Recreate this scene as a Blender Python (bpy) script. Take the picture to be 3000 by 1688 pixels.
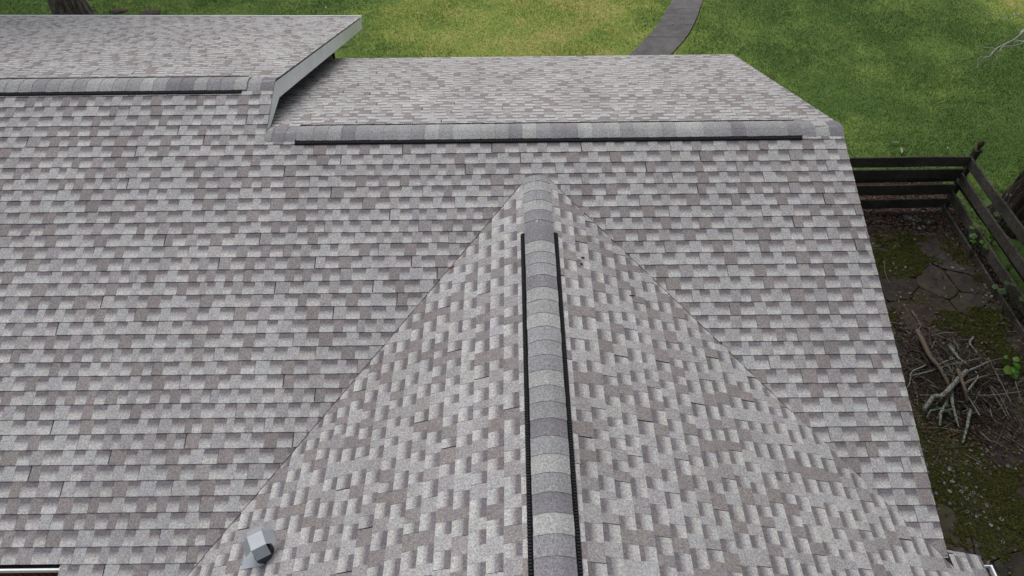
import bpy, math, random
import numpy as np
from mathutils import Vector, Matrix
random.seed(7); rng = np.random.default_rng(7)
for o in list(bpy.data.objects): bpy.data.objects.remove(o)
S = bpy.context.scene; COL = S.collection
# ------------------------------------------------------------------ camera
# world: X along the main ridge (0 = right rake), Y away from the drone, Z = 0 at the main ridge, ground at Z = -4
PW, PH, FPX = 3000., 1688., 2072.2
CAM = Vector((-3.7825, -6.857, 4.7042)); YAW, PIT, ROL = -.0013, .8228, -.0113
cf = Vector((math.sin(YAW)*math.cos(PIT), math.cos(YAW)*math.cos(PIT), -math.sin(PIT)))
cr = Vector((math.cos(YAW), -math.sin(YAW), 0)); cu = cr.cross(cf)
cr, cu = math.cos(ROL)*cr+math.sin(ROL)*cu, -math.sin(ROL)*cr+math.cos(ROL)*cu
cam = bpy.data.objects.new('camera', bpy.data.cameras.new('camera')); COL.objects.link(cam)
cam.data.sensor_width = 36; cam.data.lens = FPX/PW*36; cam.data.clip_start = .05; cam.data.clip_end = 1000
M = Matrix((cr, cu, -cf)).transposed().to_4x4(); M.translation = CAM
cam.matrix_world = M; S.camera = cam
# ------------------------------------------------------------------ sky, sun, exposure (overcast)
W = bpy.data.worlds.new('World'); S.world = W; W.use_nodes = True
wn, wl = W.node_tree.nodes, W.node_tree.links
SUN_EL, SUN_AZ = math.radians(60), math.radians(-18)        # azimuth from +Y towards +X
sky = wn.new('ShaderNodeTexSky'); sky.sky_type = 'NISHITA'; sky.sun_disc = False
sky.sun_elevation = SUN_EL; sky.sun_rotation = SUN_AZ; sky.dust_density = 6; sky.air_density = 1.2
hs = wn.new('ShaderNodeHueSaturation'); hs.inputs['Saturation'].default_value = .38     # cloud cover: nearly grey sky
wl.new(sky.outputs[0], hs.inputs['Color'])
bg = wn['Background']; bg.inputs['Strength'].default_value = .12; wl.new(hs.outputs[0], bg.inputs['Color'])
sd = bpy.data.lights.new('sun', 'SUN'); sd.energy = .6; sd.angle = math.radians(40); sd.color = (1, .985, .965)
sun = bpy.data.objects.new('sun', sd); COL.objects.link(sun)
sv = Vector((math.sin(SUN_AZ)*math.cos(SUN_EL), math.cos(SUN_AZ)*math.cos(SUN_EL), math.sin(SUN_EL)))
sun.rotation_euler = (-sv).to_track_quat('-Z', 'Y').to_euler(); sun.location = sv*30
S.view_settings.view_transform = 'Standard'; S.view_settings.look = 'None'
S.view_settings.exposure = 0.31; S.view_settings.gamma = 1; S.view_settings.use_curve_mapping = False
S.render.engine = 'CYCLES'
GZ = -4.0
# ------------------------------------------------------------------ helpers
def ray(x, y): return cf + cr*((x-PW/2)/FPX) - cu*((y-PH/2)/FPX)
def ground(x, y, z=GZ):
    v = ray(x, y); return CAM + v*((z-CAM.z)/v.z)
def depth_pt(x, y, d): return CAM + ray(x, y)*d
def empty(name, loc=(0,0,0), label=None, cat=None, group=None, kind=None, parent=None):
    o = bpy.data.objects.new(name, None); COL.objects.link(o); o.location = loc; o.empty_display_size = .1
    tag(o, label, cat, group, kind)
    if parent: o.parent = parent
    return o
def tag(o, label=None, cat=None, group=None, kind=None):
    if label: o['label'] = label
    if cat: o['category'] = cat
    if group: o['group'] = group
    if kind: o['kind'] = kind
    return o
def mesh_np(name, V, Fs, cols=None, smooth=False, mat=None):
    """V list of 3-vectors, Fs list of index tuples, cols: one rgb per face corner (flat list) or None"""
    me = bpy.data.meshes.new(name); me.from_pydata([tuple(v) for v in V], [], Fs)
    if cols is not None:
        a = me.color_attributes.new('Col', 'FLOAT_COLOR', 'CORNER')
        c = np.ones((len(cols), 4), 'f'); c[:, :3] = cols; a.data.foreach_set('color', c.ravel())
    if smooth: me.polygons.foreach_set('use_smooth', [True]*len(me.polygons))
    if mat: me.materials.append(mat)
    me.update(); return me
def mesh_fast(name, V, idx, n, cols=None, mat=None, smooth=False):
    """V (N,3) array, idx (F,n) array of uniform n-gons, cols (F,3)"""
    me = bpy.data.meshes.new(name); V = np.asarray(V, 'f'); idx = np.asarray(idx, 'i'); F = len(idx)
    me.vertices.add(len(V)); me.vertices.foreach_set('co', V.ravel())
    me.loops.add(F*n); me.loops.foreach_set('vertex_index', idx.ravel())
    me.polygons.add(F); me.polygons.foreach_set('loop_start', np.arange(0, F*n, n, dtype='i'))
    try: me.polygons.foreach_set('loop_total', np.full(F, n, 'i'))
    except Exception: pass
    if smooth: me.polygons.foreach_set('use_smooth', np.ones(F, bool))
    if cols is not None:
        a = me.color_attributes.new('Col', 'FLOAT_COLOR', 'CORNER')
        c = np.ones((F, n, 4), 'f'); c[:, :, :3] = np.asarray(cols, 'f')[:, None, :]; a.data.foreach_set('color', c.ravel())
    if mat: me.materials.append(mat)
    me.update(calc_edges=True); me.validate(); return me
def obj(name, me, parent=None, matrix=None):
    o = bpy.data.objects.new(name, me); COL.objects.link(o)
    if parent: o.parent = parent
    if matrix is not None: o.matrix_local = matrix
    return o
class MB:
    def __init__(s): s.v, s.f, s.c = [], [], []
    def face(s, pts, col=None):
        b = len(s.v); s.v += [tuple(p) for p in pts]; s.f.append(tuple(range(b, b+len(pts))))
        s.c += [col or (1,1,1)]*len(pts) if not (col and hasattr(col[0], '__len__')) else list(col)
    def box(s, c, h, ax=None, col=None, jit=0):
        """c centre, h half sizes, ax optional 3 axis vectors"""
        ax = ax or (Vector((1,0,0)), Vector((0,1,0)), Vector((0,0,1))); c = Vector(c); P = []
        for i in (-1,1):
            for j in (-1,1):
                for k in (-1,1):
                    P.append(c+ax[0]*(i*h[0])+ax[1]*(j*h[1])+ax[2]*(k*h[2])+Vector((random.uniform(-jit,jit) for _ in range(3))))
        b = len(s.v); s.v += [tuple(p) for p in P]
        for q in ((0,1,3,2),(4,6,7,5),(0,4,5,1),(2,3,7,6),(0,2,6,4),(1,5,7,3)):
            s.f.append(tuple(b+i for i in q)); s.c += [col or (1,1,1)]*4
    def prism(s, poly, z0, z1, col=None):
        n = len(poly); b = len(s.v)
        s.v += [(p[0],p[1],z0) for p in poly]+[(p[0],p[1],z1) for p in poly]
        s.f.append(tuple(b+i for i in reversed(range(n)))); s.f.append(tuple(b+n+i for i in range(n)))
        for i in range(n): j = (i+1)%n; s.f.append((b+i,b+j,b+n+j,b+n+i))
        s.c += [col or (1,1,1)]*(2*n+4*n)
    def tube(s, pts, rad, seg=7, col=None, rough=0):
        pts = [Vector(p) for p in pts]; n = len(pts); b = len(s.v); ref = Vector((.31,.2,.93))
        for i, p in enumerate(pts):
            t = (pts[min(i+1,n-1)]-pts[max(i-1,0)]).normalized(); x = t.cross(ref)
            if x.length < .05: x = t.cross(Vector((1,0,0)))
            x.normalize(); y = t.cross(x); r = rad[i] if hasattr(rad,'__len__') else rad
            for k in range(seg):
                a = 2*math.pi*k/seg; rr = r*(1+random.uniform(-rough,rough)); s.v.append(tuple(p+x*(rr*math.cos(a))+y*(rr*math.sin(a))))
        nf = 0
        for i in range(n-1):
            for k in range(seg):
                k2 = (k+1)%seg; s.f.append((b+i*seg+k,b+(i+1)*seg+k,b+(i+1)*seg+k2,b+i*seg+k2)); nf += 4
        s.f.append(tuple(b+k for k in range(seg))); s.f.append(tuple(b+(n-1)*seg+k for k in reversed(range(seg)))); nf += 2*seg
        s.c += [col or (1,1,1)]*nf
    def build(s, name, mat, parent=None, smooth=False, matrix=None, bevel=0):
        o = obj(name, mesh_np(name, s.v, s.f, s.c, smooth, mat), parent, matrix)
        if bevel: m = o.modifiers.new('bevel','BEVEL'); m.width = bevel; m.segments = 1
        return o
def spline(pts, sub=4):
    """Catmull-Rom resample"""
    P = [Vector(p) for p in pts]; out = []
    for i in range(len(P)-1):
        a, b, c, d = P[max(i-1,0)], P[i], P[i+1], P[min(i+2,len(P)-1)]
        for k in range(sub):
            t = k/sub; out.append(.5*((2*b)+(c-a)*t+(2*a-5*b+4*c-d)*t*t+(3*b-a-3*c+d)*t**3))
    return out+[P[-1]]
# ------------------------------------------------------------------ materials
class NT:
    def __init__(s, name, rough=.9, spec=.3):
        s.m = bpy.data.materials.new(name); s.m.use_nodes = True; s.n = s.m.node_tree.nodes; s.l = s.m.node_tree.links
        s.b = s.n['Principled BSDF']; s.b.inputs['Roughness'].default_value = rough; s.b.inputs['Specular IOR Level'].default_value = spec
    def node(s, t, **k):
        n = s.n.new(t)
        for a, v in k.items():
            if hasattr(n, a): setattr(n, a, v)
            else: n.inputs[a].default_value = v
        return n
    def pos(s): return s.node('ShaderNodeNewGeometry').outputs['Position']
    def noise(s, vec, scale, detail=3, rough=.55, lac=2.):
        n = s.node('ShaderNodeTexNoise'); n.inputs['Scale'].default_value = scale; n.inputs['Detail'].default_value = detail; n.inputs['Roughness'].default_value = rough
        s.l.new(vec, n.inputs['Vector']); return n.outputs['Fac']
    def ramp(s, fac, stops):
        r = s.node('ShaderNodeValToRGB'); e = r.color_ramp.elements
        while len(e) < len(stops): e.new(.5)
        for i, (p, c) in enumerate(stops): e[i].position = p; e[i].color = (*c, 1) if hasattr(c,'__len__') else (c,c,c,1)
        s.l.new(fac, r.inputs[0]); return r.outputs[0]
    def mix(s, fac, a, b, mode='MIX'):
        n = s.node('ShaderNodeMix', data_type='RGBA', blend_type=mode)
        for i, v in ((0,fac),(6,a),(7,b)):
            if hasattr(v,'is_linked') or hasattr(v,'links'): s.l.new(v, n.inputs[i])
            else: n.inputs[i].default_value = (*v,1) if hasattr(v,'__len__') else v
        return n.outputs[2]
    def math(s, op, a, b=0):
        n = s.node('ShaderNodeMath', operation=op)
        for i, v in ((0,a),(1,b)):
            if hasattr(v,'links'): s.l.new(v, n.inputs[i])
            else: n.inputs[i].default_value = v
        return n.outputs[0]
    def col(s): return s.node('ShaderNodeVertexColor', layer_name='Col').outputs['Color']
    def base(s, v):
        if hasattr(v,'links'): s.l.new(v, s.b.inputs['Base Color'])
        else: s.b.inputs['Base Color'].default_value = (*v,1)
        return s
    def bump(s, h, strength=.4, dist=.01):
        n = s.node('ShaderNodeBump'); n.inputs['Strength'].default_value = strength; n.inputs['Distance'].default_value = dist
        s.l.new(h, n.inputs['Height']); s.l.new(n.outputs[0], s.b.inputs['Normal']); return s
    def scalepos(s, x, y, z):
        m = s.node('ShaderNodeMapping'); m.inputs['Scale'].default_value = (x,y,z); s.l.new(s.pos(), m.inputs['Vector']); return m.outputs[0]

t = NT('asphalt_shingle', .95, .15); p = t.pos()
g1 = t.noise(p, 170, 2, .7); g2 = t.noise(p, 60, 2, .6); g3 = t.noise(p, 1.3, 3); g4 = t.noise(p, 95, 1)
sp = t.ramp(g1, [(.3,.52),(.5,1.),(.72,1.5)])
c = t.mix(1., t.col(), sp, 'MULTIPLY')
c = t.mix(1., c, t.ramp(g2, [(.3,.72),(.7,1.28)]), 'MULTIPLY')
c = t.mix(1., c, t.ramp(g4, [(.36,(1.12,1.0,.88)),(.5,(1,1,1)),(.64,(.9,1.,1.1))]), 'MULTIPLY')
c = t.mix(1., c, t.ramp(g3, [(.3,.92),(.7,1.07)]), 'MULTIPLY')
st = t.noise(t.scalepos(2.6,.5,.5), 1., 4, .6); c = t.mix(1., c, t.ramp(st, [(.3,(.90,.89,.89)),(.5,(1,1,1)),(.7,(1.05,1.05,1.04))]), 'MULTIPLY')
MSH = t.base(c).bump(g1, .35, .004).m
def simple(name, col, rough=.7, spec=.3, nscale=8, var=.12, bump=0, metal=0):
    t = NT(name, rough, spec); n = t.noise(t.pos(), nscale, 4)
    c = t.mix(1., t.mix(1., col, t.col(), 'MULTIPLY'), t.ramp(n, [(.3,1-var),(.7,1+var)]), 'MULTIPLY'); t.base(c)
    if bump: t.bump(n, bump, .01)
    t.b.inputs['Metallic'].default_value = metal
    return t.m
MDECK = simple('roof_deck_felt', (.05,.05,.05), .9)
MBLACK = simple('black_vent_plastic', (.007,.007,.008), .85, .15, 40, .3)
MWHITE = simple('white_painted_trim', (.82,.85,.87), .5, .4, 6, .06)
MSOFFIT = simple('soffit_board', (.10,.085,.07), .8)
MMETAL = simple('grey_galvanised_metal', (.36,.385,.42), .42, .5, 12, .07, 0, .35)
MRUBBER = simple('dark_pipe_collar', (.035,.037,.04), .5, .4, 20, .2)
MVSHADE = simple('valley_shadow_line', (.10,.082,.075), .9, .1, 30, .4)
MDIRT = simple('gutter_debris', (.035,.03,.025), .95, .1, 40, .7, .6)
t = NT('brick_wall_far', .9); n = t.node('ShaderNodeTexBrick'); n.inputs['Color1'].default_value = (.13,.035,.03,1); n.inputs['Color2'].default_value = (.09,.03,.03,1)
n.inputs['Mortar'].default_value = (.3,.27,.22,1); n.inputs['Scale'].default_value = 4.2; n.inputs['Mortar Size'].default_value = .02
m = t.node('ShaderNodeMapping'); t.l.new(t.node('ShaderNodeTexCoord').outputs['UV'], m.inputs[0]); t.l.new(m.outputs[0], n.inputs[0]); MBRICKW = t.base(n.outputs[0]).m
MMORTAR = simple('mortar', (.6,.52,.42), .95, .1, 30, .2)
MBRICK = simple('dark_red_brick', (.15,.045,.04), .9, .1, 30, .35, .3)
# lawn: green with a worn dry stretch and a sunlit corner painted in; the same world-space pattern colours the soil sheet and the blades
def lawn_colour(t, blade):
    p = t.pos(); a = t.noise(p, .22, 3); b = t.noise(p, 1.1, 4, .65); d = t.noise(p, 5, 3, .7)
    sx = t.node('ShaderNodeSeparateXYZ'); t.l.new(p, sx.inputs[0])
    ctr = t.math('SUBTRACT', 1, t.math('MULTIPLY', t.math('ABSOLUTE', t.math('ADD', sx.outputs[0], 3.2)), .17))     # worn ground beyond the low wing
    cor = t.math('SUBTRACT', .8, t.math('MULTIPLY', t.math('ADD', t.math('ABSOLUTE', t.math('SUBTRACT', sx.outputs[0], 9.6)), t.math('ABSOLUTE', t.math('SUBTRACT', sx.outputs[1], 12.2))), .32))  # sunlit far right corner put into the grass colour as a paler tone
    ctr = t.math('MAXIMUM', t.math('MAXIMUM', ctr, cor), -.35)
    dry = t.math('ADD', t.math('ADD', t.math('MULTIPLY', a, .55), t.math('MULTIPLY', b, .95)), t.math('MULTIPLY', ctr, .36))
    dry = t.math('ADD', dry, t.math('MULTIPLY', d, .35))
    k = 1.86 if blade else 1.5
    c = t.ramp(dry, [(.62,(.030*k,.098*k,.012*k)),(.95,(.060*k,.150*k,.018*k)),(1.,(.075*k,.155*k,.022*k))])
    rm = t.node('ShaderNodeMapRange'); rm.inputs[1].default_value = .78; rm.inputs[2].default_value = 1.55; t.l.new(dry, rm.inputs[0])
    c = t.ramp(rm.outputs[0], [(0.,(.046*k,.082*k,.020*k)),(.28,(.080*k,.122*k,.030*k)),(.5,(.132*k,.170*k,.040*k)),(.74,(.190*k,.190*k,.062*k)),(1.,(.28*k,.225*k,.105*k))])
    return c, d
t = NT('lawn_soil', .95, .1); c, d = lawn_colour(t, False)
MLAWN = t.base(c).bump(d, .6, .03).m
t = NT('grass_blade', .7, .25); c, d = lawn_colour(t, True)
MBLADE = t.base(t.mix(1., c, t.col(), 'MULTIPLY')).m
t = NT('path_asphalt', .9, .2); p = t.pos(); n = t.noise(p, 90, 2, .7); n2 = t.noise(p, 3, 4)
c = t.mix(1., t.ramp(n, [(.3,(.075,.073,.074)),(.6,(.14,.135,.137)),(.75,(.22,.21,.21))]), t.ramp(n2, [(.3,.75),(.7,1.3)]), 'MULTIPLY')
MPATH = t.base(t.mix(1., c, t.col(), 'MULTIPLY')).bump(n, .4, .01).m
t = NT('bark', .95, .1); p = t.scalepos(9, 9, 1.6); n = t.noise(p, 3, 5, .6); n2 = t.noise(t.pos(), 40, 3)
c = t.mix(1., t.ramp(n, [(.3,(.012,.010,.009)),(.5,(.055,.048,.042)),(.7,(.125,.115,.105))]), t.ramp(n2, [(.3,.7),(.7,1.3)]), 'MULTIPLY')
MBARK = t.base(t.mix(1., c, t.col(), 'MULTIPLY')).bump(n, .9, .06).m
t = NT('weathered_fence_timber', .9, .15); n = t.noise(t.scalepos(14, 14, 60), 1., 4, .6); n2 = t.noise(t.pos(), 2.5, 4); n3 = t.noise(t.pos(), 8, 3)
c = t.mix(1., t.ramp(n, [(.3,(.022,.020,.017)),(.6,(.056,.053,.046)),(.8,(.088,.085,.074))]), t.ramp(n2, [(.3,.65),(.7,1.35)]), 'MULTIPLY')
c = t.mix(t.ramp(n3, [(.55,0.),(.72,.45)]), c, (.035,.042,.022))
MWOOD = t.base(t.mix(1., c, t.col(), 'MULTIPLY')).bump(n, .5, .008).m
t = NT('flagstone', .9, .2); p = t.pos(); n = t.noise(p, 6, 5, .65); n2 = t.noise(p, 35, 3); n3 = t.noise(p, 1.5, 4)
c = t.mix(1., t.ramp(n, [(.3,(.022,.020,.019)),(.55,(.048,.041,.036)),(.75,(.08,.068,.056))]), t.ramp(n2, [(.3,.8),(.7,1.2)]), 'MULTIPLY')
c = t.mix(t.ramp(n3, [(.48,0.),(.66,.75)]), c, (.032,.040,.010))
MSTONE = t.base(t.mix(1., c, t.col(), 'MULTIPLY')).bump(n, .6, .02).m
t = NT('patio_soil', .95, .1); p = t.pos(); n = t.noise(p, 14, 5, .7)
MSOIL = t.base(t.ramp(n, [(.3,(.016,.012,.009)),(.6,(.045,.032,.024)),(.8,(.07,.05,.04))])).bump(n, .8, .03).m
def leafmat(name, rough=.75, trans=0):
    t = NT(name, rough, .25); t.base(t.col()); return t.m
MLEAF = leafmat('foliage'); MLITTER = leafmat('leaf_litter', .95); MMOSS = leafmat('moss_tuft', .95); MLICHEN = leafmat('lichen_crust', .95)
t = NT('lichened_stick', .95, .1); p = t.pos(); n = t.noise(p, 38, 3, .6); n2 = t.noise(p, 9, 3)
c = t.mix(t.ramp(n, [(.42,0.),(.5,1.)]), t.col(), (.23,.26,.22))
MSTICK = t.base(t.mix(t.ramp(n2, [(.34,.0),(.46,1.)]), t.col(), c)).bump(n, .6, .01).m
t = NT('bare_stick', .9, .15); n = t.noise(t.pos(), 45, 3)
MBARE = t.base(t.mix(1., t.col(), t.ramp(n, [(.3,.65),(.7,1.35)]), 'MULTIPLY')).m

# ------------------------------------------------------------------ ground, path, patio
g = MB(); B = 220
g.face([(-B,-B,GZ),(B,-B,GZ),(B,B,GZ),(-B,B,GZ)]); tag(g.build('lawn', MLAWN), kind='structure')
# garden path: curved, cast slabs with open joints
pl = [(1.35,13.6),(.95,12.6),(.593,11.722),(.072,10.503),(-.318,9.778),(-.917,8.834),(-1.5,8.1),(-2.3,7.3)]
pr = [(2.05,13.2),(1.75,12.4),(1.433,11.703),(1.043,10.629),(.654,9.722),(.129,8.845),(-.45,7.95),(-1.3,6.95)]
L = spline([(*q,0) for q in pl], 8); R_ = spline([(*q,0) for q in pr], 8)
path = MB(); ring = [(q.x,q.y) for q in L]+[(q.x,q.y) for q in reversed(R_)]
path.face([(x,y,GZ+.006) for x,y in reversed(ring)], (.35,.33,.3)); path = tag(path.build('garden_path', MPATH), kind='structure')
cut = [0,5,12,20,27,33,41,49,len(L)-1]
for a, b in zip(cut[:-1], cut[1:]):
    s = MB(); q = [L[i]+(R_[i]-L[i])*.015 for i in range(a,b+1)]; w = [R_[i]+(L[i]-R_[i])*.015 for i in range(a,b+1)]
    d = .05/(max((L[b]-L[a]).length,.1)); 
    q[0] = q[0].lerp(q[1],.09); w[0] = w[0].lerp(w[1],.09); k = random.uniform(.85,1.2)
    poly = [(v.x,v.y) for v in q]+[(v.x,v.y) for v in reversed(w)]
    s.prism(list(reversed(poly)), GZ-.02, GZ+.035+random.uniform(0,.008), (k,k,k)); s.build('paving_slab', MPATH, path)
# patio: irregular flagstones in dark soil
PX0, PX1, PY0, PY1 = -.15, 4.12, -7.6, 2.55
pa = MB(); pa.face([(-.25,-7.8,GZ+.012),(4.55,-7.8,GZ+.012),(4.55,4.0,GZ+.012),(2.3,4.15,GZ+.012),(-.25,3.95,GZ+.012)])
patio = tag(pa.build('patio', MSOIL), kind='structure')
def clip(poly, nx, ny, d):
    """keep nx*x+ny*y<=d"""
    out = []
    for i, p_ in enumerate(poly):
        q = poly[(i+1)%len(poly)]; a = nx*p_[0]+ny*p_[1]-d; b = nx*q[0]+ny*q[1]-d
        if a <= 1e-9: out.append(p_)
        if (a < -1e-9 and b > 1e-9) or (a > 1e-9 and b < -1e-9):
            t_ = a/(a-b); out.append((p_[0]+(q[0]-p_[0])*t_, p_[1]+(q[1]-p_[1])*t_))
    return out
sites = []
yy = PY0; row = 0
while yy < PY1:
    xx = PX0+(row%2)*.3
    while xx < PX1: sites.append((xx+random.uniform(-.3,.3), yy+random.uniform(-.27,.27))); xx += random.uniform(.42,.9)
    yy += .52; row += 1
for i, (sx_, sy_) in enumerate(sites):
    poly = [(PX0,PY0),(PX1,PY0),(PX1,PY1+.1*math.sin(sx_*3)),(PX0,PY1)]
    for j, (ox, oy) in enumerate(sites):
        if i == j or abs(ox-sx_)+abs(oy-sy_) > 2.6: continue
        nx, ny = ox-sx_, oy-sy_; l = math.hypot(nx,ny); nx /= l; ny /= l
        poly = clip(poly, nx, ny, nx*(ox+sx_)/2+ny*(oy+sy_)/2-.009)
        if len(poly) < 3: break
    if len(poly) < 3: continue
    q = []
    for k in range(len(poly)):                                  # break straight edges a little
        a, b = poly[k], poly[(k+1)%len(poly)]; q.append((a[0]*.9+b[0]*.1, a[1]*.9+b[1]*.1))
        if math.hypot(a[0]-b[0],a[1]-b[1]) > .2: q.append(((a[0]+b[0])/2+random.uniform(-.018,.018),(a[1]+b[1])/2+random.uniform(-.018,.018)))
        q.append((a[0]*.1+b[0]*.9, a[1]*.1+b[1]*.9))
    s = MB(); k = random.uniform(.85,1.4); h = GZ+.03+random.uniform(0,.014); r_ = random.uniform(.95,1.1)
    s.prism(q, GZ-.01, h, (k*r_,k,k*random.uniform(.9,1.05))); s.build('flagstone', MSTONE, patio)
# ------------------------------------------------------------------ roof planes
TH, THF = .3199, .33; XC, ZC = -3.5063, -.1536; TL, TR = .422, .374; E_ = .143; S0 = .334
XU, HU = -6.585, .2326; YU = HU/math.tan(TH); XG = -7.765
def frame(O, d):
    d = Vector(d).normalized(); v = -d; h = Vector((v.x,v.y,0)).normalized(); n = None
    u = v.cross(Vector((0,0,1))).normalized(); n = u.cross(v)
    if n.z < 0: u = -u; n = u.cross(v)
    m_ = Matrix((u, v, n)).transposed().to_4x4(); m_.translation = Vector(O); return m_
FN = frame((0,0,0), (0,-math.cos(TH),-math.sin(TH)))                     # near slope; u=+X, v=up-slope
FF = frame((0,0,0), (0,math.cos(THF),-math.sin(THF)))                    # far slope of the low wing; u=-X
FU = frame((0,YU,HU), (0,math.cos(THF),-math.sin(THF)))                  # far slope of the high wing
aL, aR = math.atan(TL), math.atan(TR)
FL = frame((XC,0,ZC), (-math.cos(aL),0,-math.sin(aL)))                   # cross gable, left slope
FR = frame((XC,0,ZC), (math.cos(aR),0,-math.sin(aR)))                    # cross gable, right slope
# convex clip regions in (u, v) of each plane, as half planes (a,b,c): a*u+b*v<=c
sT = math.sin(TH)
def valley_near(slope, sign, m_):
    # keep near plane where it lies above the cross plane (plus m_ tucked under): z=v*sin >= ZC - slope*|x-XC| - m_
    # sign -1: left: slope*(XC-x);   -v*sT - slope*(XC-x) <= m_ - ZC
    return (slope, -sT, m_-ZC+slope*XC) if sign < 0 else (-slope, -sT, m_-ZC-slope*XC)
EAVE_S = S0+30*E_
R_NEAR = [
    [(1,0,XG), (-1,0,15), (0,-1,EAVE_S), (0,1,.735)],                                                      # high wing down to its gutter
    [(-1,0,-XG), (1,0,XU), (0,-1,7.0), (0,1,.735), valley_near(TL,-1,.08)],
    [(-1,0,-XU), (1,0,XC), (0,-1,7.0), (0,1,-.01), valley_near(TL,-1,.08)],
    [(-1,0,-XC), (1,0,0.), (0,-1,EAVE_S+.02), (0,1,-.01), valley_near(TR,1,.08)]]
SF = 4.215/math.cos(THF)
R_FAR = [[(1,0,7.2), (-1,0,0.), (0,-1,SF), (0,1,-.01)]]                                                    # u=-X
def upper_eave(x): return (5.98 + (-6.55-x)*.085 - YU)/math.cos(THF)
k_ = .085/math.cos(THF)
R_UP = [[(-1,0,-(-XU)), (1,0,19), (k_*-1,-1,upper_eave(0)), (0,1,-.01)]]                                   # s<=upper_eave(x), x=-u
R_UP = [[(-1,0,XU), (1,0,19), (-k_,-1,upper_eave(0)), (0,1,-.01)]]
# cross slopes: u along Y (sign from frame)
suL = FL.to_3x3().col[0].y; suR = FR.to_3x3().col[0].y
def valley_cross(a, sign_u, gap):
    # keep where cross plane above near plane: z = ZC + v*sin(a) >= y*tan(TH) + gap ; y = sign_u*u
    return (sign_u*math.tan(TH), -math.sin(a), ZC-gap)
YB = -9.5; YTOP = ZC/math.tan(TH)-.185
R_L = [[(suL,0,YTOP), valley_cross(aL,suL,.022), (-suL,0,-YB), (0,-1,4.6), (0,1,-.01)]]
R_R = [[(suR,0,YTOP), valley_cross(aR,suR,.016), (-suR,0,-YB), (0,-1,(.02-XC)/math.cos(aR)), (0,1,-.01)],
       [(suR,0,-4.335), (-suR,0,-YB), (0,1,-(.02-XC)/math.cos(aR)), (0,-1,(.375-XC)/math.cos(aR))]]
# ------------------------------------------------------------------ shingles
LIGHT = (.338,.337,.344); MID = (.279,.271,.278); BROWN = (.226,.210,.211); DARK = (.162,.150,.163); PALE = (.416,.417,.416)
def jitc(c, a=.06):
    k = 1+random.uniform(-a,a); return tuple(x*k*(1+random.uniform(-.015,.015)) for x in c)
HB, HT = .0070, .0098                                            # butt heights: backing / tooth
LEN = 1.0
def pattern(tone=0.):
    els = []; u = 0.; n = random.choice([4,4,4,5]); ws = []
    for k in range(n): ws += [random.uniform(.085,.15), random.uniform(.095,.165)]
    f_ = LEN/sum(ws); last = None
    for k, w in enumerate(ws):                                   # tooth, cut-out, tooth, cut-out ...
        w *= f_; c = random.random()
        if last is BROWN and c > .66: c = random.random()
        base = LIGHT if c < .38 else MID if c < .66 else BROWN
        if k % 2 == 0: last = base
        els.append((u, u+w, k % 2 == 0, jitc(base))); u += w
    return els
def clip3(poly, hp):
    """poly of (u,v,h,col) ; keep a*u+b*v<=c"""
    out = []; a, b, c = hp
    for i, p_ in enumerate(poly):
        q = poly[(i+1)%len(poly)]; d0 = a*p_[0]+b*p_[1]-c; d1 = a*q[0]+b*q[1]-c
        if d0 <= 1e-9: out.append(p_)
        if (d0 < -1e-9 and d1 > 1e-9) or (d0 > 1e-9 and d1 < -1e-9):
            t_ = d0/(d0-d1); out.append((p_[0]+(q[0]-p_[0])*t_, p_[1]+(q[1]-p_[1])*t_, p_[2]+(q[2]-p_[2])*t_,
                                         tuple(x+(y-x)*t_ for x, y in zip(p_[3],q[3]))))
    return out
EDGE = (.042,.038,.040)
def shingle_polys(els, lift):
    """local (u 0..1, v 0..exposure+lap) list of (poly, skirt)"""
    top = E_+.012; out = []
    def H(v, h): return h*(1-v/top)+.0012*(v/top)+lift
    for (a, b, tooth, col) in els:
        if tooth:
            out.append(([(a,0,H(0,HT),col),(b,0,H(0,HT),col),(b,top,H(top,HT),col),(a,top,H(top,HT),col)], True))
        else:
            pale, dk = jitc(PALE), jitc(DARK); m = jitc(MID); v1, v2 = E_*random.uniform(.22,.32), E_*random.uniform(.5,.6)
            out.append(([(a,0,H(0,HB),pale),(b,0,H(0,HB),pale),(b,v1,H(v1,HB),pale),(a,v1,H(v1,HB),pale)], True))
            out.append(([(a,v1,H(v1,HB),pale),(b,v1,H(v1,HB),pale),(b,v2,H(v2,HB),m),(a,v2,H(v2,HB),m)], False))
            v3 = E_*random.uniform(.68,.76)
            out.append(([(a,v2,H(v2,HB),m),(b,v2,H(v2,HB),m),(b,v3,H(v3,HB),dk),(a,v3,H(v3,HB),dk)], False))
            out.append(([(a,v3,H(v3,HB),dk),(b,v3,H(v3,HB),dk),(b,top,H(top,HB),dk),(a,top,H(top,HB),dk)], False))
    return out
def add_poly(mb, poly, off, hps):
    pts = [(p_[0]+off[0], p_[1]+off[1], p_[2]) for p_ in poly]
    mb.face(pts, [p_[3] for p_ in poly])
    n = len(poly)
    for i in range(n):
        p_, q = poly[i], poly[(i+1)%n]
        sk = (abs(p_[1]) < 1e-6 and abs(q[1]) < 1e-6)                       # butt
        tooth_side = abs(p_[0]-q[0]) < 1e-6 and poly[0][3] == poly[-1][3] and p_[2] > .0
        cutedge = any(abs(a*p_[0]+b*p_[1]-c) < 1e-6 and abs(a*q[0]+b*q[1]-c) < 1e-6 for a, b, c in hps)
        if sk or tooth_side or cutedge:
            mb.face([(p_[0]+off[0],p_[1]+off[1],-.002),(q[0]+off[0],q[1]+off[1],-.002),pts[(i+1)%n],pts[i]], EDGE)
LIB = [pattern() for _ in range(36)]
LIBPOLY = [shingle_polys(e, 0.) for e in LIB]; LIBMESH = {}
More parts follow.
